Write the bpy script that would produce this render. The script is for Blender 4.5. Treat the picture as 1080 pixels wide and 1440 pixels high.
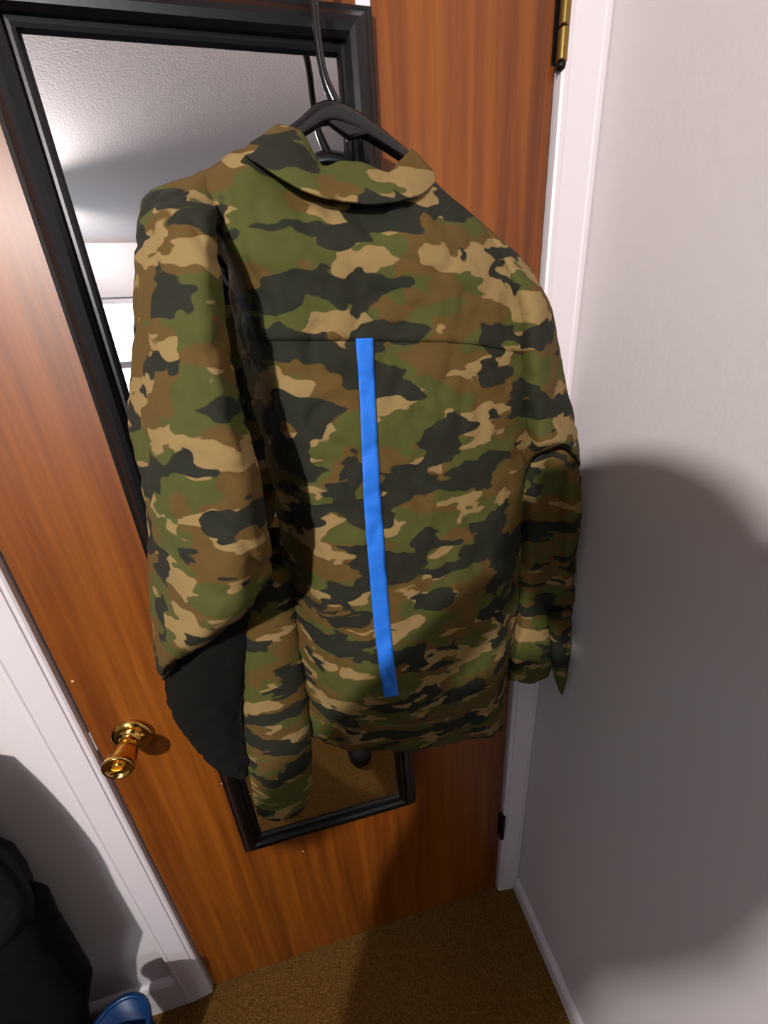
import bpy, bmesh, math, random
from mathutils import Vector, Matrix, noise
from mathutils.bvhtree import BVHTree
random.seed(4)
S = bpy.context.scene
for o in list(bpy.data.objects): bpy.data.objects.remove(o)
COL = S.collection
PI = math.pi

# ------------------------------------------------------------------ camera
F = 533.73                                     # focal length in pixels of a 1080 wide frame (ultra-wide phone lens)
CAM = Vector((.4076, -.55, 1.457))
# rows: world x, y (into the door), z expressed in image axes (right, down, forward)
RW = Matrix(((.97276659, -.14248975, .18281641), (-.22195306, -.34533025, .91185737), (-.06679829, -.92760104, -.36755177)))
cam = bpy.data.cameras.new('camera'); co = bpy.data.objects.new('camera', cam); COL.objects.link(co)
cam.sensor_fit = 'HORIZONTAL'; cam.sensor_width = 36; cam.lens = F/1080*36; cam.clip_start = .005
m3 = Matrix((RW.col[0], -RW.col[1], -RW.col[2])).transposed()
mw = m3.to_4x4(); mw.translation = CAM; co.matrix_world = mw
S.camera = co
# ------------------------------------------------------------------ world and exposure
w = bpy.data.worlds.new('world'); S.world = w; w.use_nodes = True
w.node_tree.nodes['Background'].inputs[0].default_value = (.75, .87, 1, 1)
w.node_tree.nodes['Background'].inputs[1].default_value = 1.0
S.view_settings.view_transform = 'Standard'; S.view_settings.look = 'None'
S.view_settings.exposure = 0.0; S.view_settings.gamma = 1; S.view_settings.use_curve_mapping = False
LAMP_POWER = 335.0; FILL_POWER = 48.0
LAMP_COL = (1, .935, .90)
WINDOW_POWER = 7.0
WINDOW_COL = (.74, .88, 1)
LAMP = (-.98, -2.4)
FLOOR = .035; CEIL = 2.44; XR = .825; XL = -2.7; YB = -3.3

def at(px, py, y):
    r = RW @ Vector((px-540, py-720, F)); return CAM + r*((y-CAM.y)/r.y)
def lin(c): return tuple(((v/255/12.92) if v/255 <= .04045 else ((v/255+.055)/1.055)**2.4) for v in c)+(1,)

# ------------------------------------------------------------------ materials
def mat(name, col, rough=.6, metal=0, spec=.5, coat=0, **kw):
    m = bpy.data.materials.new(name); m.use_nodes = True
    b = m.node_tree.nodes['Principled BSDF']
    b.inputs['Base Color'].default_value = lin(col); b.inputs['Roughness'].default_value = rough
    b.inputs['Metallic'].default_value = metal; b.inputs['Specular IOR Level'].default_value = spec
    b.inputs['Coat Weight'].default_value = coat
    return m
def nodes(m):
    nt = m.node_tree
    def N(t, **kw):
        n = nt.nodes.new(t)
        for k, v in kw.items(): setattr(n, k, v)
        return n
    return nt, N, nt.links.new, nt.nodes['Principled BSDF']
def bump(m, scale, dist, strength=1, detail=3, sx=(1,1,1)):
    nt, N, L, b = nodes(m)
    tc = N('ShaderNodeTexCoord'); mp = N('ShaderNodeMapping'); mp.inputs['Scale'].default_value = sx
    n = N('ShaderNodeTexNoise'); n.inputs['Scale'].default_value = scale; n.inputs['Detail'].default_value = detail
    bp = N('ShaderNodeBump'); bp.inputs['Distance'].default_value = dist; bp.inputs['Strength'].default_value = strength
    L(tc.outputs['Object'], mp.inputs[0]); L(mp.outputs[0], n.inputs[0]); L(n.outputs[0], bp.inputs['Height']); L(bp.outputs[0], b.inputs['Normal'])
    return m
M = {}
M['wall'] = bump(mat('wall_paint', (214, 208, 208), .75, spec=.25), 60, .0012, .5)
M['ceil'] = bump(mat('ceiling_paint', (222, 214, 212), .85, spec=.2), 120, .002, .6)
M['trim'] = mat('trim_paint', (222, 214, 218), .4)
M['black'] = bump(mat('frame_black', (7, 7, 8), .32, spec=.45), 40, .0005, .4, sx=(1,1,.1))
M['plastic'] = mat('hanger_black', (7, 7, 8), .22, spec=.6)
M['whitemetal'] = mat('white_metal', (225, 225, 235), .4)
M['brass'] = mat('brass', (225, 178, 92), .13, 1)
M['oldbrass'] = mat('aged_brass', (150, 125, 70), .3, 1)
M['darkmetal'] = mat('dark_metal', (20, 18, 15), .45, .6)
M['bluetape'] = bump(mat('blue_tape', (38, 116, 222), .65, spec=.3), 40, .0015, .6, sx=(1,1,3))
M['bluebin'] = mat('blue_plastic', (10, 54, 104), .3)
M['darkcloth'] = bump(mat('black_cloth', (13, 14, 18), .9, spec=.1), 30, .006, .6)
M['greycloth'] = bump(mat('charcoal_cloth', (30, 30, 36), .9, spec=.1), 30, .006, .6)
M['shoe'] = mat('shoe_black', (14, 14, 15), .5)
M['shoegrey'] = mat('shoe_grey', (150, 155, 160), .5)
M['skin'] = mat('skin', (196, 145, 118), .5)
M['hair'] = mat('hair', (40, 28, 20), .6)
M['chip'] = mat('paint_chip', (225, 205, 180), .6)
mm = mat('mirror_glass', (235, 235, 238), .01, 1); M['mirror'] = mm

def wood():
    m = mat('door_veneer', (150, 84, 30), .45, spec=.4, coat=.2)
    nt, N, L, b = nodes(m)
    b.inputs['Coat Roughness'].default_value = .3
    tc = N('ShaderNodeTexCoord'); mp = N('ShaderNodeMapping'); mp.inputs['Scale'].default_value = (1, 1, .035)
    L(tc.outputs['Object'], mp.inputs[0])
    n1 = N('ShaderNodeTexNoise'); n1.inputs['Scale'].default_value = 55; n1.inputs['Detail'].default_value = 6; n1.inputs['Roughness'].default_value = .62; n1.inputs['Distortion'].default_value = .4
    mp2 = N('ShaderNodeMapping'); mp2.inputs['Scale'].default_value = (1, 1, .012); L(tc.outputs['Object'], mp2.inputs[0])
    n2 = N('ShaderNodeTexNoise'); n2.inputs['Scale'].default_value = 14; n2.inputs['Detail'].default_value = 3
    L(mp.outputs[0], n1.inputs[0]); L(mp2.outputs[0], n2.inputs[0])
    mx = N('ShaderNodeMath', operation='MULTIPLY_ADD'); mx.inputs[1].default_value = .6
    L(n1.outputs[0], mx.inputs[0])
    sc = N('ShaderNodeMath', operation='MULTIPLY'); sc.inputs[1].default_value = .45
    L(n2.outputs[0], sc.inputs[0]); L(sc.outputs[0], mx.inputs[2])
    r = N('ShaderNodeValToRGB'); e = r.color_ramp.elements
    e[0].position = .34; e[0].color = lin((84, 37, 6)); e[1].position = .70; e[1].color = lin((148, 82, 18))
    k = r.color_ramp.elements.new(.5); k.color = lin((118, 60, 10))
    L(mx.outputs[0], r.inputs[0]); L(r.outputs[0], b.inputs['Base Color'])
    bp = N('ShaderNodeBump'); bp.inputs['Distance'].default_value = .0006; bp.inputs['Strength'].default_value = .5
    L(n1.outputs[0], bp.inputs['Height']); L(bp.outputs[0], b.inputs['Normal'])
    return m
M['wood'] = wood()
def carpet():
    m = mat('carpet_tan', (150, 118, 66), .95, spec=.05)
    nt, N, L, b = nodes(m)
    tc = N('ShaderNodeTexCoord')
    n = N('ShaderNodeTexNoise'); n.inputs['Scale'].default_value = 300; n.inputs['Detail'].default_value = 3
    L(tc.outputs['Object'], n.inputs[0])
    r = N('ShaderNodeValToRGB'); e = r.color_ramp.elements
    e[0].position = .3; e[0].color = lin((88, 62, 26)); e[1].position = .7; e[1].color = lin((138, 102, 50))
    L(n.outputs[0], r.inputs[0]); L(r.outputs[0], b.inputs['Base Color'])
    bp = N('ShaderNodeBump'); bp.inputs['Distance'].default_value = .004; L(n.outputs[0], bp.inputs['Height']); L(bp.outputs[0], b.inputs['Normal'])
    return m
M['carpet'] = carpet()
def camo():
    m = mat('camouflage_cotton', (90, 80, 40), .82, spec=.2)
    nt, N, L, b = nodes(m)
    tc = N('ShaderNodeTexCoord')
    def field(seed, scale, zs, dist):
        mp = N('ShaderNodeMapping'); mp.inputs['Scale'].default_value = (1, .8, zs); mp.inputs['Location'].default_value = (seed*3.1, seed*1.7, seed*2.3)
        L(tc.outputs['Object'], mp.inputs[0])
        wn = N('ShaderNodeTexNoise'); wn.inputs['Scale'].default_value = scale*2.2; wn.inputs['Detail'].default_value = 1.2
        L(mp.outputs[0], wn.inputs[0])
        sb = N('ShaderNodeVectorMath', operation='SUBTRACT'); sb.inputs[1].default_value = (.5, .5, .5); L(wn.outputs['Color'], sb.inputs[0])
        ml = N('ShaderNodeVectorMath', operation='SCALE'); ml.inputs['Scale'].default_value = dist; L(sb.outputs[0], ml.inputs[0])
        ad = N('ShaderNodeVectorMath', operation='ADD'); L(mp.outputs[0], ad.inputs[0]); L(ml.outputs[0], ad.inputs[1])
        n = N('ShaderNodeTexNoise'); n.inputs['Scale'].default_value = scale; n.inputs['Detail'].default_value = 1.7; n.inputs['Roughness'].default_value = .45
        L(ad.outputs[0], n.inputs[0]); return n.outputs[0]
    def thr(v, t):
        r = N('ShaderNodeMapRange'); r.inputs['From Min'].default_value = t-.006; r.inputs['From Max'].default_value = t+.006
        L(v, r.inputs[0]); return r.outputs[0]
    def mix(f, a, c):
        x = N('ShaderNodeMix', data_type='RGBA'); L(f, x.inputs[0])
        if isinstance(a, tuple): x.inputs[6].default_value = a
        else: L(a, x.inputs[6])
        x.inputs[7].default_value = c; return x.outputs[2]
    c = mix(thr(field(1, 13, 1.8, .05), .505), lin((92, 71, 33)), lin((76, 78, 35)))
    c = mix(thr(field(2, 14, 2.2, .05), .58), c, lin((140, 117, 75)))
    c = mix(thr(field(3, 13.5, 2.0, .05), .55), c, lin((38, 39, 30)))
    L(c, b.inputs['Base Color'])
    bn = N('ShaderNodeTexNoise'); bn.inputs['Scale'].default_value = 22; bn.inputs['Detail'].default_value = 4; bn.inputs['Distortion'].default_value = .6
    L(tc.outputs['Object'], bn.inputs[0])
    bp = N('ShaderNodeBump'); bp.inputs['Distance'].default_value = .005; bp.inputs['Strength'].default_value = .6
    L(bn.outputs[0], bp.inputs['Height']); L(bp.outputs[0], b.inputs['Normal'])
    return m
M['camo'] = camo()
M['shadedcamo'] = bump(mat('painted_sleeve_shade', (19, 19, 16), .9, spec=.15), 25, .004, .6)  # near-black colour paints in the shade below the left sleeve
def emit(name, col, s):
    m = bpy.data.materials.new(name); m.use_nodes = True; nt = m.node_tree
    for n in list(nt.nodes): nt.nodes.remove(n)
    e = nt.nodes.new('ShaderNodeEmission'); e.inputs[0].default_value = (*col, 1); e.inputs[1].default_value = s
    o = nt.nodes.new('ShaderNodeOutputMaterial'); nt.links.new(e.outputs[0], o.inputs[0]); return m
M['lampglass'] = emit('lamp_glass', LAMP_COL, 20)
M['daylight'] = emit('daylight_pane', WINDOW_COL, WINDOW_POWER)

# ------------------------------------------------------------------ mesh helpers
def obj(name, bm, m, parent=None, smooth=False, bevel=0):
    me = bpy.data.meshes.new(name)
    bmesh.ops.recalc_face_normals(bm, faces=bm.faces)
    bm.to_mesh(me); bm.free()
    if smooth:
        for p in me.polygons: p.use_smooth = True
    o = bpy.data.objects.new(name, me); COL.objects.link(o); me.materials.append(M[m] if isinstance(m, str) else m)
    if parent: o.parent = parent
    if bevel:
        b = o.modifiers.new('bevel', 'BEVEL'); b.width = bevel; b.segments = 2; b.limit_method = 'ANGLE'
    return o
def thing(name, label, cat, loc=(0,0,0), group=None):
    o = bpy.data.objects.new(name, None); COL.objects.link(o); o.location = loc; o.empty_display_size = .05
    o['label'] = label; o['category'] = cat
    if group: o['group'] = group
    return o
def tag(o, label, cat, group=None):
    o['label'] = label; o['category'] = cat
    if group: o['group'] = group
    return o
def struct(o, label=None):
    o['kind'] = 'structure'
    if label: o['label'] = label
    return o
def box(bm, x0, x1, y0, y1, z0, z1):
    v = [bm.verts.new((x, y, z)) for x in (x0, x1) for y in (y0, y1) for z in (z0, z1)]
    for f in ((0,1,3,2),(4,6,7,5),(0,4,5,1),(2,3,7,6),(0,2,6,4),(1,5,7,3)): bm.faces.new([v[i] for i in f])
    return bm
def B(*a): return box(bmesh.new(), *a)
def loft(bm, rings, closed=True, cap=False):
    vs = [[bm.verts.new(p) for p in r] for r in rings]
    n = len(vs[0])
    for a, b in zip(vs, vs[1:]):
        for i in range(n if closed else n-1):
            j = (i+1) % n; bm.faces.new((a[i], a[j], b[j], b[i]))
    if cap:
        bm.faces.new(vs[0][::-1]); bm.faces.new(vs[-1])
    return vs
def tube(bm, pts, r, seg=10, flat=1.0, up=(0,1,0)):
    pts = [Vector(p) for p in pts]; rings = []
    rr = r if isinstance(r, (list, tuple)) else [r]*len(pts)
    for i, p in enumerate(pts):
        t = (pts[min(i+1, len(pts)-1)]-pts[max(i-1, 0)]).normalized()
        a = t.cross(Vector(up)).normalized(); c = a.cross(t).normalized()
        rings.append([p+a*math.cos(k*2*PI/seg)*rr[i]+c*math.sin(k*2*PI/seg)*rr[i]*flat for k in range(seg)])
    loft(bm, rings, True, True); return bm
def lathe(bm, prof, seg=32, axis='z', o=(0,0,0)):
    rings = []
    for r, h in prof:
        ring = []
        for k in range(seg):
            a = k*2*PI/seg; c, s = r*math.cos(a), r*math.sin(a)
            p = {'z': (c, s, h), 'y': (c, h, s)}[axis]
            ring.append(Vector(o)+Vector(p))
        rings.append(ring)
    loft(bm, rings, True, True); return bm
def cr(P, t):
    n = len(P)-1; i = min(int(t), n-1); f = t-i
    p0, p1, p2, p3 = P[max(i-1, 0)], P[i], P[i+1], P[min(i+2, n)]
    return .5*((2*p1)+(p2-p0)*f+(2*p0-5*p1+4*p2-p3)*f*f+(3*p1-p0-3*p2+p3)*f**3)
def dense(rows, nu, nv):
    g = [[cr(r, k*(len(r)-1)/(nu-1)) for k in range(nu)] for r in rows]
    out = []
    for j in range(nv):
        t = j*(len(rows)-1)/(nv-1)
        out.append([cr([g[q][k] for q in range(len(rows))], t) for k in range(nu)])
    return out
def smoothcurve(P, n): return [cr([Vector(p) for p in P], k*(len(P)-1)/(n-1)) for k in range(n)]

# ------------------------------------------------------------------ the room
bm = B(XL, XR, YB, .12, -.1, FLOOR); struct(obj('floor', bm, 'carpet'), 'tan carpet')
struct(obj('ceiling', B(XL, XR, YB, .12, CEIL, CEIL+.1), 'ceil'))
struct(obj('wall_right', B(XR, XR+.1, YB, .12, FLOOR, CEIL), 'wall'))
struct(obj('wall_left', B(XL-.1, XL, YB, .12, FLOOR, CEIL), 'wall'))
DT = 2.05; DW0, DW1 = 0.0, .764
bm = B(XL, DW0-.006, .0, .12, FLOOR, CEIL); box(bm, DW0-.006, XR, .0, .12, DT+.006, CEIL); box(bm, DW1+.006, XR, 0, .12, FLOOR, DT+.006)
struct(obj('wall_front', bm, 'wall'))
# back wall with the window opening
WX0, WX1, WZ0, WZ1 = -1.60, -.60, 1.15, 2.08
bm = B(XL, WX0, YB-.1, YB, FLOOR, CEIL); box(bm, WX1, XR, YB-.1, YB, FLOOR, CEIL); box(bm, WX0, WX1, YB-.1, YB, FLOOR, WZ0); box(bm, WX0, WX1, YB-.1, YB, WZ1, CEIL)
struct(obj('wall_back', bm, 'wall'))
win = bpy.data.objects.new('window_1', None); COL.objects.link(win); win.location = (0, 0, 0); struct(win, 'bright daylit window with white frame')
f = .045
bm = B(WX0, WX1, YB-.07, YB-.03, WZ1-f, WZ1); box(bm, WX0, WX1, YB-.07, YB-.03, WZ0, WZ0+f); box(bm, WX0, WX0+f, YB-.07, YB-.03, WZ0, WZ1); box(bm, WX1-f, WX1, YB-.07, YB-.03, WZ0, WZ1)
obj('window_frame', bm, 'trim', win)
obj('sash_rail', B(WX0+f, WX1-f, YB-.068, YB-.032, 1.55, 1.605), 'trim', win)
obj('pane', B(WX0+f, WX1-f, YB-.058, YB-.052, 1.605, WZ1-f), 'daylight', win)
obj('pane', B(WX0+f, WX1-f, YB-.058, YB-.052, WZ0+f, 1.55), 'daylight', win)
obj('window_sill', B(WX0-.04, WX1+.04, YB, YB+.05, WZ0-.03, WZ0), 'trim', win)

# door casing: extruded profile with beads; profile is (distance from the door opening, proud of the wall)
PROF = [(0, 0), (0, .008), (.003, .010), (.008, .010), (.009, .0085), (.010, .011), (.046, .0145), (.047, .0125), (.049, .0145), (.055, .0145), (.057, .012), (.057, 0)]
def casing(name, x, sgn, label):
    bm = bmesh.new()
    loft(bm, [[(x+sgn*a, -b, z) for a, b in PROF] for z in (FLOOR+.002, DT+.06)], True, True)
    return struct(obj(name, bm, 'trim'), label)
casing('trim_1', DW0-.003, -1, 'white door casing on the knob side')
casing('trim_2', DW1+.0035, 1, 'white door casing beside the hinges')
bm = bmesh.new(); loft(bm, [[(x, -b, DT+.003+a) for a, b in PROF] for x in (DW0-.06, DW1+.06)], True, True); struct(obj('trim_3', bm, 'trim'), 'white casing over the door')
def baseboard(name, a, b, out, top, label):
    a, b, out = Vector(a), Vector(b), Vector(out)
    pr = [(0, FLOOR), (.013, FLOOR), (.013, top-.012), (.009, top-.004), (.004, top), (0, top)]
    bm = bmesh.new(); loft(bm, [[p+out*u+Vector((0,0,z)) for u, z in pr] for p in (a, b)], True, True)
    struct(obj(name, bm, 'trim'), label)
baseboard('baseboard_right', (XR, -.0155, 0), (XR, YB, 0), (-1, 0, 0), .082, 'white baseboard along the right wall')
baseboard('baseboard_left', (-.0605, 0, 0), (XL, 0, 0), (0, -1, 0), .15, 'white baseboard beside the door casing')

# ------------------------------------------------------------------ the door
door = bpy.data.objects.new('door_1', None); COL.objects.link(door); door.location = (0, 0, 0); struct(door, 'orange brown wood veneer door')
obj('door_slab', B(DW0, DW1, 0.0, .035, FLOOR+.008, DT), 'wood', door, bevel=.0015)
def hinge(z0, z1, m):
    x, y = .7665, -.008; n = 3; h = (z1-z0)/n
    root = obj('hinge', B(DW1-.006, DW1+.0025, -.0015, .001, z0+.002, z1-.002), 'darkmetal', door)
    for k in range(n):
        bm = bmesh.new(); a = z0+k*h; g = .0006
        lathe(bm, [(.0052, a+g), (.0062, a+g+.001), (.0062, a+h-g-.001), (.0052, a+h-g)], 28, 'z', (x, y, 0))
        obj('hinge_knuckle', bm, m, root)
    bm = bmesh.new(); lathe(bm, [(.0015, z0-.007), (.0045, z0-.005), (.0055, z0-.001), (.004, z0)], 16, 'z', (x, y, 0)); obj('hinge_pin', bm, 'darkmetal', root, True)
hinge(1.768, 1.857, 'oldbrass'); hinge(.285, .375, 'darkmetal'); 
# knob: rosette with two screws, tapered neck and a flared barrel with a turn button
K = Vector((.058, 0, .901))
ros = bmesh.new(); lathe(ros, [(.0325, 0), (.0325, -.003), (.030, -.007), (.022, -.0085), (.017, -.009), (.015, -.014), (.0125, -.016)], 40, 'y', K)
kn = obj('knob_rosette', ros, 'brass', door, True)
kb = bmesh.new(); lathe(kb, [(.0115, -.010), (.0135, -.016), (.0155, -.022), (.0185, -.032), (.0212, -.044), (.0228, -.054), (.0232, -.058), (.0225, -.061), (.0205, -.0625), (.018, -.0615), (.0165, -.058), (.012, -.058)], 40, 'y', K)
k2 = obj('knob', kb, 'brass', door, True)
bt = bmesh.new(); lathe(bt, [(.010, -.057), (.010, -.0605), (.008, -.0615)], 24, 'y', K); box(bt, K.x-.009, K.x+.009, K.y-.068, K.y-.061, K.z-.003, K.z+.003)
obj('turn_button', bt, 'brass', k2, False, .001)
for dx, dz in ((-.017, -.009), (.019, .002)):
    sb = bmesh.new(); lathe(sb, [(.0035, -.008), (.0035, -.0095), (.002, -.0115)], 14, 'y', K+Vector((dx, 0, dz))); obj('rosette_screw', sb, 'brass', kn, True)
obj('latch_plate', B(-.0025, 0.0006, -.0012, .02, .885, .925), 'whitemetal', door, bevel=.0005)
for px, py, s in ((102, 958, 2), (314, 1079, 1.4), (312, 1102, 1.6), (318, 1112, 1.5), (426, 1197, 1.8)):
    c = at(px, py, 0); b = bmesh.new(); s *= .0011
    lathe(b, [(s, .0001), (s*.8, -.0004), (s*.3, -.0006)], 7, 'y', c); obj('paint_chip', b, 'chip', door)

# ------------------------------------------------------------------ ceiling spotlight (behind the camera, one head aimed at the corner, one added as fill)
LPOS = Vector((LAMP[0], LAMP[1], CEIL)); aim = (Vector((.33, -.05, 1.72))-(LPOS+Vector((0, 0, -.1)))).normalized()
lp = thing('ceiling_spotlight', 'white ceiling spotlight behind the camera aimed at the door, with an added fill head', 'lamp', LPOS)
b = bmesh.new(); lathe(b, [(.06, 0), (.06, -.015), (.05, -.02)], 32); lathe(b, [(.008, -.015), (.008, -.08)], 12); obj('lamp_base', b, 'whitemetal', lp, True)
def head(off, aim, power, cone, size):
    b = bmesh.new(); lathe(b, [(.03, -.07), (.045, -.06), (.05, 0), (.056, .05), (.053, .05), (.047, .0)], 32); sh = obj('lamp_shade', b, 'whitemetal', lp, True)
    sh.location = Vector((0, 0, -.1))+Vector(off); sh.rotation_euler = aim.to_track_quat('Z', 'Y').to_euler()
    b = bmesh.new(); lathe(b, [(.046, .02), (.046, .024), (.03, .03)], 24); obj('lamp_bulb', b, 'lampglass', sh, True)
    ld = bpy.data.lights.new('spot', 'SPOT'); ld.energy = power; ld.color = LAMP_COL; ld.spot_size = math.radians(cone); ld.spot_blend = .9; ld.shadow_soft_size = size
    lo = bpy.data.objects.new('lamp_light', ld); COL.objects.link(lo); lo.parent = lp; lo.location = sh.location+aim*.06; lo.rotation_euler = (-aim).to_track_quat('Z', 'Y').to_euler()
head((0, 0, 0), aim, LAMP_POWER, 82, .045)
head((-.13, -.05, 0), Vector((.30, -.75, .35)).normalized(), FILL_POWER, 120, .045)  # unseen second head, added to brighten the back wall and ceiling

# ------------------------------------------------------------------ mirror
X0, X1, Z0, Z1 = .170, .541, .530, 1.798
mir = thing('wall_mirror', 'tall narrow mirror in a black moulded frame hung on the door', 'mirror', ((X0+X1)/2, 0, Z0))
mo = Vector(mir.location)
# frame profile: (inward distance, proud of door)
FP = [(0, .0015), (0, .010), (.002, .0125), (.006, .0135), (.009, .0165), (.015, .0215), (.021, .0235), (.027, .022), (.031, .018), (.032, .0145), (.036, .0150), (.039, .0135), (.041, .010), (.041, .0015)]
def rail(p, q, inn, name):
    p, q, inn = Vector(p), Vector(q), Vector(inn); d = (q-p).normalized(); b = bmesh.new()
    loft(b, [[p+d*u+inn*u+Vector((0, -v, 0))-mo for u, v in FP], [q-d*u+inn*u+Vector((0, -v, 0))-mo for u, v in FP]], True, True)
    return obj(name, b, 'black', mir)
rail((X0,0,Z0), (X0,0,Z1), (1,0,0), 'frame_stile'); rail((X1,0,Z0), (X1,0,Z1), (-1,0,0), 'frame_stile')
rail((X0,0,Z1), (X1,0,Z1), (0,0,-1), 'frame_rail'); rail((X0,0,Z0), (X1,0,Z0), (0,0,1), 'frame_rail')
b = B(X0+.036-mo.x, X1-.036-mo.x, -.0095, -.0055, Z0+.036-mo.z, Z1-.036-mo.z); obj('mirror_glass', b, 'mirror', mir)
b = B(X0+.03-mo.x, X1-.03-mo.x, -.005, -.0015, Z0+.03-mo.z, Z1-.03-mo.z); obj('backing_board', b, 'darkmetal', mir)
# white strap that carries the mirror from the top of the door
b = B(.526, .5415, -.0022, -.0004, 1.775, DT+.002); box(b, .526, .5415, -.0022, .037, DT+.0008, DT+.0022)
tag(obj('door_strap', b, 'whitemetal', None), 'white metal strap over the door at the mirror corner', 'bracket')

# over-the-door hook carrying the hanger
hk = thing('door_hook', 'black metal hook over the door top holding the hanger', 'hook', (.478, 0, DT))
b = B(-.011, .011, -.0022, -.0004, -.185, .002); box(b, -.011, .011, -.0022, .037, .0008, .0022); obj('strap', b, 'plastic', hk)
b = bmesh.new(); tube(b, smoothcurve([(0,-.002,-.16), (0,-.006,-.19), (0,-.025,-.205), (0,-.045,-.205), (0,-.062,-.195), (0,-.066,-.18)], 20), .0042, 10, 1, (1,0,0)); obj('hook_arm', b, 'plastic', hk, True)

# ------------------------------------------------------------------ hanger
NK = Vector((.489, -.055, 1.694))
hg = thing('clothes_hanger', 'black plastic tubular clothes hanger inside the camouflage jacket', 'hanger', NK)
def rel(P): return [Vector(p)-NK for p in P]
b = bmesh.new()
hookpts = smoothcurve([at(477,158,-.055), at(462,125,-.055), at(453,95,-.055), at(446,45,-.055), at(441,0,-.055), Vector((.472,-.055,1.80)), Vector((.474,-.057,1.832)), Vector((.482,-.058,1.851)), Vector((.498,-.058,1.858)), Vector((.513,-.058,1.850)), Vector((.518,-.058,1.832))], 40)
tube(b, rel(hookpts), [.0062-.0022*min(1, i/8) for i in range(40)], 10, 1, (0,1,0)); obj('hook', b, 'plastic', hg, True)
RE, LE = Vector((.632, -.060, 1.596)), Vector((.335, -.092, 1.588))
b = bmesh.new()
tube(b, rel(smoothcurve([LE, LE.lerp(NK, .35)+Vector((0,0,.008)), at(420,183,-.066), NK+Vector((0,0,-.004)), at(570,221,-.042), RE.lerp(NK, .35)+Vector((0,0,.004)), RE], 40)), [.006+.004*math.exp(-((i-19.5)/5)**2) for i in range(40)], 10, .8)
obj('shoulder_bar', b, 'plastic', hg, True)
b = bmesh.new()
gs = rel([at(455,170,-.06), at(476,150,-.055), at(520,190,-.05), at(490,197,-.052)])
v = [[bm_ for bm_ in [b.verts.new(p+Vector((0, s*.004, 0))) for p in gs]] for s in (-1, 1)]
b.faces.new(v[0]); b.faces.new(v[1][::-1])
for i in range(4): b.faces.new((v[0][i], v[1][i], v[1][(i+1)%4], v[0][(i+1)%4]))
obj('neck_gusset', b, 'plastic', hg, False, .002)
b = bmesh.new(); tube(b, rel(smoothcurve([LE, LE+Vector((.02,.003,-.028)), LE.lerp(RE, .5)+Vector((0,0,-.032)), RE+Vector((-.02,-.003,-.028)), RE], 30)), .0055, 10); obj('trouser_bar', b, 'plastic', hg, True)

# ------------------------------------------------------------------ jacket
JO = Vector((.49, -.10, .93))
jk = thing('camouflage_jacket', 'camouflage jacket hung on the door, its back facing out with a blue stripe', 'jacket', JO)
def fold(p, nrm, amp, seed):
    q = Vector((p.x*16, p.y*10, p.z*7))+Vector((seed*7.3, seed, 0)); q2 = Vector((p.x*26+p.z*16, p.y*16, p.z*22-p.x*14))+Vector((seed, 0, seed*3))
    n1 = noise.noise(q); n2 = max(0, 1-abs(noise.noise(q2))*3.2)**1.5
    return p+nrm*(amp*n1+amp*.55*n2+amp*.25*noise.noise(p*70))
def grid_normals(g, closed):
    nv, nu = len(g), len(g[0]); out = []
    for j in range(nv):
        row = []
        for i in range(nu):
            a = g[j][(i+1) % nu if closed else min(i+1, nu-1)]-g[j][(i-1) % nu if closed else max(i-1, 0)]
            c = g[min(j+1, nv-1)][i]-g[max(j-1, 0)][i]
            n = a.cross(c); row.append(n.normalized() if n.length > 1e-9 else Vector((0,-1,0)))
        out.append(row)
    return out
def cloth(name, grid, closed, amp, seed, parent=jk, m='camo', thick=.0012, flip=1, keep=0):
    N_ = grid_normals(grid, closed); nv = len(grid)
    g = [[fold(p, N_[j][i]*flip, amp*(1 if keep == 0 else min(1, (j+.3)/keep)), seed) for i, p in enumerate(r)] for j, r in enumerate(grid)]
    b = bmesh.new(); loft(b, [[p-JO for p in r] for r in g], closed, False)
    o = obj(name, b, m, parent, True)
    if thick:
        s = o.modifiers.new('thick', 'SOLIDIFY'); s.thickness = thick; s.offset = 0
    return o, g
def rows(R): return [[at(*p) for p in r] for r in R]
def ring(R, back=.02, nb=5):
    out = []
    for r in rows(R):
        a, c = r[-1], r[0]; e = []
        for k in range(1, nb+1):
            t = k/(nb+1); q = a.lerp(c, t); q.y += back*math.sin(PI*t); q.y = min(q.y, -.028); e.append(q)
        out.append(r+e)
    return out
def densering(R, nu, nv):
    g = [[cr(r+[r[0]], k*len(r)/nu) for k in range(nu)] for r in R]
    return [[cr([g[q][k] for q in range(len(R))], j*(len(R)-1)/(nv-1)) for k in range(nu)] for j in range(nv)]

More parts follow.
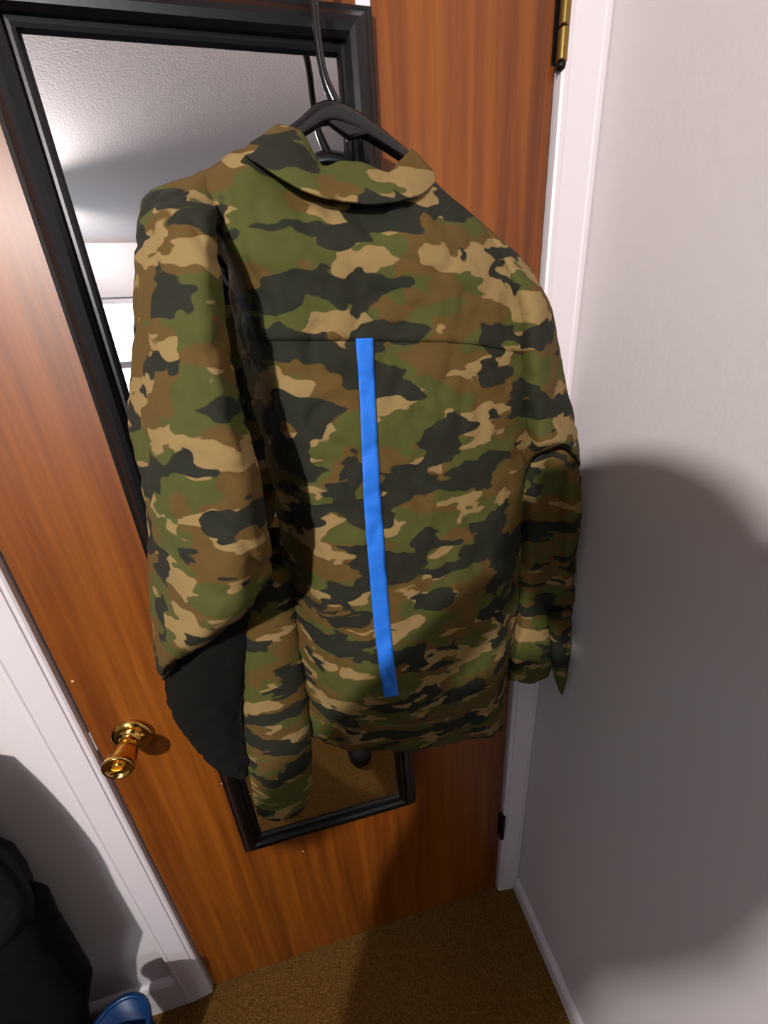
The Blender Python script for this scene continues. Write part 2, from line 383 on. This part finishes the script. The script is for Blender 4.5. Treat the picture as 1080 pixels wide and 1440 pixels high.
BODY = [
 [(250,258,-.099),(298,236,-.105),(345,212,-.112),(430,258,-.118),(520,276,-.120),(600,262,-.105),(645,288,-.090),(692,327,-.078),(735,366,-.066)],
 [(286,298,-.138),(312,318,-.150),(350,328,-.160),(430,335,-.158),(520,340,-.155),(600,345,-.145),(660,355,-.130),(718,380,-.108),(762,412,-.075)],
 [(312,375,-.095),(336,398,-.135),(378,404,-.162),(440,408,-.163),(515,410,-.158),(600,414,-.150),(668,420,-.140),(735,438,-.115),(775,460,-.078)],
 [(326,458,-.070),(346,474,-.118),(386,476,-.157),(450,476,-.161),(512,476,-.159),(590,478,-.153),(660,481,-.144),(735,495,-.120),(778,515,-.08)],
 [(345,540,-.055),(366,560,-.105),(404,565,-.153),(460,565,-.161),(518,565,-.160),(600,565,-.153),(668,570,-.143),(728,578,-.120),(760,588,-.08)],
 [(372,640,-.050),(392,650,-.098),(424,655,-.150),(470,655,-.161),(524,655,-.160),(600,655,-.153),(668,660,-.141),(722,665,-.118),(741,668,-.07)],
 [(392,740,-.045),(410,750,-.092),(440,752,-.146),(480,755,-.159),(532,755,-.160),(605,755,-.153),(668,757,-.141),(716,757,-.117),(738,757,-.066)],
 [(405,840,-.042),(422,850,-.086),(450,852,-.140),(490,855,-.156),(540,855,-.158),(610,855,-.152),(666,855,-.141),(710,853,-.116),(729,850,-.066)],
 [(415,930,-.040),(432,940,-.080),(464,945,-.130),(502,948,-.152),(547,950,-.156),(610,948,-.150),(662,943,-.139),(702,936,-.114),(717,930,-.064)],
 [(422,985,-.038),(442,995,-.070),(470,1002,-.104),(508,1008,-.128),(551,1010,-.134),(610,1005,-.130),(660,997,-.120),(696,986,-.098),(711,978,-.060)],
 [(430,1036,-.036),(448,1043,-.054),(475,1050,-.070),(510,1056,-.080),(553,1056,-.084),(610,1050,-.082),(658,1042,-.078),(692,1033,-.070),(705,1026,-.055)]]
nu, nv = 90, 110
G = dense(rows(BODY), nu, nv)
NB = grid_normals(G, False)
GF = [[fold(p, NB[j][i], .0065*min(1, (j+1)/8), 3) for i, p in enumerate(r)] for j, r in enumerate(G)]
js = int(round((nv-1)*.3))                                # grid row of the yoke seam
sgn = -1 if NB[js][45].y > 0 else 1
def pan(name, g, m='camo', parent=jk):
    b = bmesh.new(); loft(b, [[p-JO for p in r] for r in g], False, False); o = obj(name, b, m, parent, True)
    s = o.modifiers.new('thick', 'SOLIDIFY'); s.thickness = .0012; s.offset = 0; return o
yg = [[p+NB[j][i]*sgn*(.0016 if j > js-3 else .0004) for i, p in enumerate(r)] for j, r in enumerate(GF[:js+1])]
pan('yoke', yg)
hj = int(round((nv-1)*.93))
bp = pan('back_panel', GF[js-1:hj+1]); 
pan('hem_band', [[p+NB[j+hj-1][i]*sgn*.0012 for i, p in enumerate(r)] for j, r in enumerate(GF[hj-1:])])
# the two front panels hang towards the mirror
def front(i0, i1):
    out = []
    for r in GF:
        a, c = r[0], r[-1]; e = []
        for k in range(14):
            t = (i0+(i1-i0)*k/13); q = a.lerp(c, t); q.y = q.y+(-.034-q.y)*math.sin(PI*t)**.5 if q.y < -.034 else q.y; e.append(q)
        out.append(e)
    return out
pan('front_panel', front(0, .52)); pan('front_panel', front(.5, 1))
# blue tape down the middle of the back
vv = [p for r in GF for p in r]; ff = [(j*nu+i, j*nu+i+1, (j+1)*nu+i+1, (j+1)*nu+i) for j in range(nv-1) for i in range(nu-1)]
bvh = BVHTree.FromPolygons(vv, ff)
EL = [(500,476), (506,560), (509,640), (512.5,720), (519,800), (526,880), (534,945), (540,981)]
ER = [(525,475), (528,560), (532,640), (537,720), (543,800), (549,880), (556,945), (561,978)]
def onbody(px, py, off):
    d = (RW @ Vector((px-540, py-720, F))).normalized(); h = bvh.ray_cast(CAM, d); return (h[0] if h[0] else at(px, py, -.158))-d*off
b = bmesh.new(); n = 110; tr = []
el = smoothcurve([(x, y, 0) for x, y in EL], n); er = smoothcurve([(x, y, 0) for x, y in ER], n)
for j in range(n): tr.append([onbody(*(el[j].lerp(er[j], k/5)).xy, .0028)-JO for k in range(6)])
loft(b, tr, False)
tp = obj('tape_stripe', b, 'bluetape', jk, True); tp['label'] = 'straight strip of bright blue tape'
s = tp.modifiers.new('thick', 'SOLIDIFY'); s.thickness = .0004
# left sleeve, upper part
SL = [
 [(216,267,-.085),(214,267,-.100),(240,257,-.106),(275,246,-.108),(312,229,-.098),(335,219,-.088)],
 [(205,290,-.070),(204,284,-.118),(228,277,-.140),(258,272,-.147),(292,268,-.128),(325,262,-.100)],
 [(202,320,-.068),(200,316,-.124),(222,312,-.166),(255,312,-.182),(290,310,-.180),(304,314,-.150)],
 [(197,380,-.065),(194,380,-.130),(218,380,-.184),(256,385,-.204),(296,388,-.205),(312,392,-.170)],
 [(189,470,-.060),(187,470,-.130),(216,472,-.194),(262,475,-.216),(306,478,-.214),(322,480,-.175)],
 [(190,570,-.060),(188,570,-.130),(226,572,-.198),(276,575,-.224),(326,578,-.222),(344,580,-.180)],
 [(199,660,-.060),(197,660,-.130),(238,662,-.202),(290,665,-.230),(348,668,-.226),(366,670,-.185)],
 [(210,750,-.060),(208,750,-.130),(252,755,-.204),(306,760,-.234),(364,756,-.228),(382,750,-.190)],
 [(219,850,-.062),(216,845,-.130),(258,842,-.206),(308,826,-.236),(356,806,-.226),(384,782,-.190)],
 [(227,950,-.070),(226,940,-.130),(256,916,-.192),(301,890,-.222),(345,856,-.214),(382,806,-.186)],
 [(238,948,-.070),(240,936,-.100),(268,914,-.120),(308,890,-.125),(344,860,-.125),(376,814,-.110)]]
sleeve = cloth('sleeve', densering(ring(SL, .02), 80, 90), True, .0065, 9, keep=8)[0]; sleeve['label'] = 'wide puffed sleeve on the knob side'
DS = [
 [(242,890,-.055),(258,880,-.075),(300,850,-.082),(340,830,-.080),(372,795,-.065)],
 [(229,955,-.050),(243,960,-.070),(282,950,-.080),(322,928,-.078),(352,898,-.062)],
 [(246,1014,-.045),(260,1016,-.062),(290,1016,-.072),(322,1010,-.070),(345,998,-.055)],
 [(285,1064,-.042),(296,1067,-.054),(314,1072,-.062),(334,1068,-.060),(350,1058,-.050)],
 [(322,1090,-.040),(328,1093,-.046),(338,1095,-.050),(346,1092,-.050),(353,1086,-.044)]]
sf = cloth('elbow_fold', densering(ring(DS, .015), 48, 40), True, .008, 5, parent=jk, m='shadedcamo')[0]; sf['label'] = 'folded sleeve underside with its shade painted near-black'  # sleeve fabric in shade, darkened by its material colour
TB = [
 [(345,800,-0.054),(362,800,-0.077),(386,800,-0.083),(408,800,-0.076),(422,798,-0.054)],
 [(338,870,-0.051),(354,870,-0.075),(384,870,-0.082),(412,868,-0.075),(427,866,-0.051)],
 [(338,960,-0.049),(354,960,-0.071),(386,960,-0.079),(418,958,-0.071),(433,955,-0.049)],
 [(343,1045,-0.047),(360,1046,-0.066),(390,1046,-0.074),(421,1044,-0.066),(438,1040,-0.047)],
 [(352,1105,-0.046),(366,1108,-0.062),(393,1110,-0.070),(422,1106,-0.062),(438,1098,-0.046)],
 [(362,1145,-0.046),(373,1150,-0.059),(393,1154,-0.066),(416,1147,-0.059),(433,1130,-0.046)]]
cloth('sleeve_cuff', densering(ring(TB, .012), 48, 50), True, .003, 6)
# right sleeve: cap over the arch, then the lower sleeve in its shade
CP = [
 [(672,312,-.078),(692,329,-.090),(712,344,-.090),(728,358,-.082),(742,374,-.068)],
 [(716,425,-.085),(735,425,-.117),(752,426,-.122),(767,430,-.108),(778,442,-.078)],
 [(724,515,-.085),(742,515,-.122),(760,517,-.133),(781,522,-.116),(797,530,-.080)],
 [(728,585,-.080),(744,586,-.120),(764,588,-.136),(790,592,-.122),(809,606,-.082)],
 [(734,660,-.080),(745,640,-.115),(765,627,-.136),(797,624,-.126),(816,652,-.082)],
 [(738,664,-.074),(748,646,-.092),(766,633,-.102),(796,630,-.098),(813,656,-.078)]]
cp = cloth('sleeve', densering(ring(CP, .015), 56, 60), True, .005, 12, keep=5)[0]; cp['label'] = 'sleeve on the hinge side with an arched fold'
LW = [
 [(742,606,-0.070),(760,602,-0.079),(780,600,-0.080),(796,603,-0.079),(808,612,-0.076)],
 [(732,690,-0.062),(752,690,-0.080),(780,688,-0.083),(804,686,-0.098),(817,684,-0.080)],
 [(726,780,-0.058),(746,780,-0.079),(775,780,-0.082),(800,778,-0.098),(812,776,-0.080)],
 [(722,870,-0.054),(738,871,-0.078),(764,872,-0.082),(788,870,-0.081),(804,866,-0.080)],
 [(714,925,-0.052),(727,928,-0.077),(748,930,-0.081),(768,929,-0.080),(782,922,-0.076)],
 [(712,955,-0.052),(724,959,-0.076),(744,962,-0.079),(760,958,-0.078),(770,950,-0.072)]]
cloth('lower_sleeve', densering(ring(LW, .012), 52, 56), True, .005, 14)
TA = [
 [(770,862,-.090),(780,862,-.105),(792,860,-.106),(804,858,-.096)],
 [(774,905,-.090),(782,908,-.104),(794,908,-.106),(804,905,-.098)],
 [(777,935,-.092),(784,938,-.102),(793,938,-.104),(800,932,-.099)],
 [(783,960,-.094),(787,962,-.100),(792,962,-.101),(796,957,-.098)],
 [(788,975,-.095),(789,977,-.098),(791,977,-.098),(793,972,-.096)]]
cloth('cuff_tab', densering(ring(TA, .006), 28, 26), True, .0015, 17)
# collar: outer leaf (lower edge over the yoke, top edge standing), plus the inner stand
LO = [(338,216,-.112),(362,230,-.130),(395,252,-.142),(430,270,-.148),(475,281,-.148),(520,286,-.146),(560,284,-.138),(592,274,-.124),(612,256,-.098)]
MD = [(362,196,-.105),(382,208,-.122),(410,226,-.134),(440,250,-.138),(478,260,-.136),(520,264,-.134),(556,262,-.126),(586,245,-.108),(606,238,-.088)]
TP = [(388,178,-.088),(404,180,-.098),(424,188,-.104),(452,234,-.112),(482,228,-.114),(515,232,-.112),(545,246,-.104),(562,228,-.088),(578,210,-.074)]
IN = [(392,180,-.080),(408,183,-.086),(428,194,-.090),(455,240,-.098),(484,236,-.100),(515,240,-.098),(543,252,-.092),(562,236,-.078),(578,214,-.068)]
IB = [(398,196,-.078),(414,202,-.084),(432,214,-.088),(456,256,-.094),(486,256,-.096),(516,258,-.094),(543,264,-.090),(560,252,-.078),(574,236,-.068)]
g = dense(rows([LO, MD, TP]), 70, 22)
cloth('collar', g, False, .0016, 21, thick=.002)
cloth('collar_stand', dense(rows([TP, IN, IB]), 70, 16), False, .001, 22, thick=.0015)

# ------------------------------------------------------------------ dark hamper and blue bin by the left casing
hp = thing('laundry_hamper', 'black fabric laundry hamper heaped with dark clothes left of the door', 'hamper', (-.325, -.088, FLOOR))
def lump(name, prof, cx, cy, sx, sy, amp, m, seed):
    b = bmesh.new(); R = []
    for r, h in prof:
        ringp = []
        for k in range(56):
            a = k*2*PI/56; c, s_ = math.cos(a), math.sin(a)
            e = 1/(abs(c)**2.3+abs(s_)**2.3)**(1/2.3)
            q = Vector((cx+r*sx*c*e, cy+r*sy*s_*e, h)); d = Vector((c, s_, .25))
            ringp.append(q+d*amp*noise.noise(Vector((c*2.2+seed, s_*2.2, h*7)))+d*amp*.4*noise.noise(Vector((c*5, s_*5+seed, h*16))))
        R.append(ringp)
    loft(b, R, True, True); return obj(name, b, m, hp, True)
lump('hamper_bag', [(.70, .002), (.72, .02), (.72, .24), (.80, .31), (.97, .40), (1.0, .58), (1.0, .64), (.96, .66)], 0, 0, .215, .066, .010, 'darkcloth', 1)
lump('clothes_heap', [(.94, .64), (.97, .68), (.96, .73), (.93, .79), (.88, .86), (.78, .92), (.5, .97), (.15, .99)], 0, 0, .215, .066, .022, 'greycloth', 4)
bn = thing('waste_bin', 'round blue plastic bin in front of the black hamper', 'bin', (-.103, -.125, FLOOR))
b = bmesh.new(); lathe(b, [(.045, 0), (.047, .004), (.056, .252), (.053, .252), (.044, .008)], 48); obj('bin_body', b, 'bluebin', bn, True)
b = bmesh.new(); tube(b, [(.057*math.cos(k*2*PI/48), .057*math.sin(k*2*PI/48), .254) for k in range(49)], .005, 10, 1, (0,0,1)); obj('bin_rim', b, 'bluebin', bn, True)

# ------------------------------------------------------------------ the photographer, standing behind the phone
ps = thing('person', 'person in dark clothes holding a phone up towards the door', 'person', (.13, -.88, FLOOR))
def skin(name, V, E, Rr, m, parent, lv=2):
    me = bpy.data.meshes.new(name); me.from_pydata([Vector(v)-ps.location for v in V], E, []); o = bpy.data.objects.new(name, me); COL.objects.link(o); o.parent = parent
    me.materials.append(M[m]); k = o.modifiers.new('skin', 'SKIN'); k.use_smooth_shade = True
    for i, r in enumerate(Rr): me.skin_vertices[0].data[i].radius = r if isinstance(r, tuple) else (r, r)
    me.skin_vertices[0].data[0].use_root = True
    s = o.modifiers.new('sub', 'SUBSURF'); s.levels = s.render_levels = lv; return o
z = FLOOR
V = [(.06,-.90,.88),(.10,-.905,1.02),(.13,-.91,1.16),(.09,-.91,1.28),(.16,-.90,1.37),(.21,-.885,1.42),
     (-.10,-.91,1.35),(-.17,-.80,1.14),(.12,-.655,1.27),(.33,-.592,1.405),
     (.285,-.90,1.355),(.60,-.79,1.33),(.56,-.67,1.37),(.455,-.592,1.405),
     (-.04,-.895,.82),(-.035,-.88,.50),(-.03,-.91,.14),
     (.16,-.88,.82),(.28,-.79,.50),(.43,-.71,.14)]
Ed = [(0,1),(1,2),(2,3),(3,4),(4,5),(3,6),(6,7),(7,8),(8,9),(3,10),(10,11),(11,12),(12,13),(0,14),(14,15),(15,16),(0,17),(17,18),(18,19)]
Rr = [(.20,.12),(.21,.11),(.22,.11),(.17,.10),(.10,.08),(.06,.06),.065,.05,.042,.028,.085,.09,.09,.035,.105,.07,.05,.105,.07,.05]
skin('body', V, Ed, Rr, 'darkcloth', ps)
hd = bmesh.new(); HC = Vector((.245,-.85,1.525))
bmesh.ops.create_uvsphere(hd, u_segments=28, v_segments=20, radius=1)
for v in hd.verts:
    p = v.co.copy(); jaw = 1-.28*max(0, -p.z)**1.3
    q = Vector((p.x*.074*jaw, p.y*.093*(1-.12*max(0, -p.z)), p.z*.112))
    if p.y > .8: q.y += .016*math.exp(-((p.x/.16)**2+((p.z+.12)/.2)**2)); q.y -= .006*math.exp(-(((abs(p.x)-.4)/.16)**2+((p.z-.08)/.12)**2))
    if abs(p.x) > .95: q.x *= 1.1
    v.co = q+HC-ps.location
obj('head', hd, 'skin', ps, True)
hh = bmesh.new(); bmesh.ops.create_uvsphere(hh, u_segments=28, v_segments=20, radius=1)
for v in hh.verts:
    p = v.co; v.co = Vector((p.x*.083, p.y*.10-.012, p.z*.112+.012))+HC-ps.location
bmesh.ops.delete(hh, geom=[v for v in hh.verts if (v.co-HC+ps.location).y > .035 and (v.co-HC+ps.location).z < .06 or (v.co-HC+ps.location).z < -.07], context='VERTS')
obj('hair', hh, 'hair', ps, True)
PH = Vector((.4076, -.5665, 1.44))
for sx in (-1, 1):
    wx = Vector((.33 if sx < 0 else .455, -.592, 1.405)); px_ = PH.x+sx*.042
    V = [wx, Vector((px_+sx*.018, -.582, 1.425)), Vector((px_+sx*.012, -.580, 1.445))]; Ed = [(0,1),(1,2)]; Rr = [.026, (.026,.014), (.026,.013)]
    for k in range(4):
        zz = 1.42+k*.018; i = len(V); l = (.9, 1, 1, .8)[k]
        V += [Vector((px_+sx*.012, -.572, zz)), Vector((px_+sx*.006, -.5545, zz+.002)), Vector((px_-sx*.010*l, -.5545, zz+.003))]
        Ed += [(2, i), (i, i+1), (i+1, i+2)]; Rr += [.009, .0075, .0065]
    i = len(V); V += [Vector((px_+sx*.008, -.584, 1.432)), Vector((px_-sx*.012, -.581, 1.446))]; Ed += [(1, i), (i, i+1)]; Rr += [.010, .008]
    skin('hand', V, Ed, Rr, 'skin', ps, 1)
for fx, fy, a in ((.445, -.60, .10), (-.03, -.84, -.08)):
    b = bmesh.new(); R = []
    for t, wd, h in ((-.13, .020, .05), (-.12, .030, .075), (-.06, .034, .085), (0, .038, .07), (.06, .045, .052), (.10, .042, .042), (.125, .028, .032), (.132, .012, .02)):
        R.append([Vector((wd*math.cos(k*PI/8)*(1), t, max(0, h*math.sin(k*PI/8)))) for k in range(9)]+[Vector((-wd*.9, t, 0)), Vector((wd*.9, t, 0))][:0])
    loft(b, R, True, True)
    sh = obj('shoe', b, 'shoe', ps, True); sh.location = Vector((fx, fy, FLOOR+.001))-ps.location; sh.rotation_euler.z = -a
    b = bmesh.new(); loft(b, [[Vector((s_*.022, t, h)) for s_ in (-1, -.4, .4, 1)] for t, h in ((-.01, .079), (.03, .069), (.065, .054), (.09, .047))], False)
    lc = obj('laces', b, 'shoegrey', sh, True); sm = lc.modifiers.new('t', 'SOLIDIFY'); sm.thickness = .006
ph = thing('phone', 'black phone held up by the person in front of the door', 'phone', PH)
obj('phone_body', B(-.038, .038, -.004, .004, -.08, .08), 'plastic', ph, bevel=.003)
obj('phone_screen', B(-.035, .035, -.0046, -.004, -.076, .076), 'black', ph)
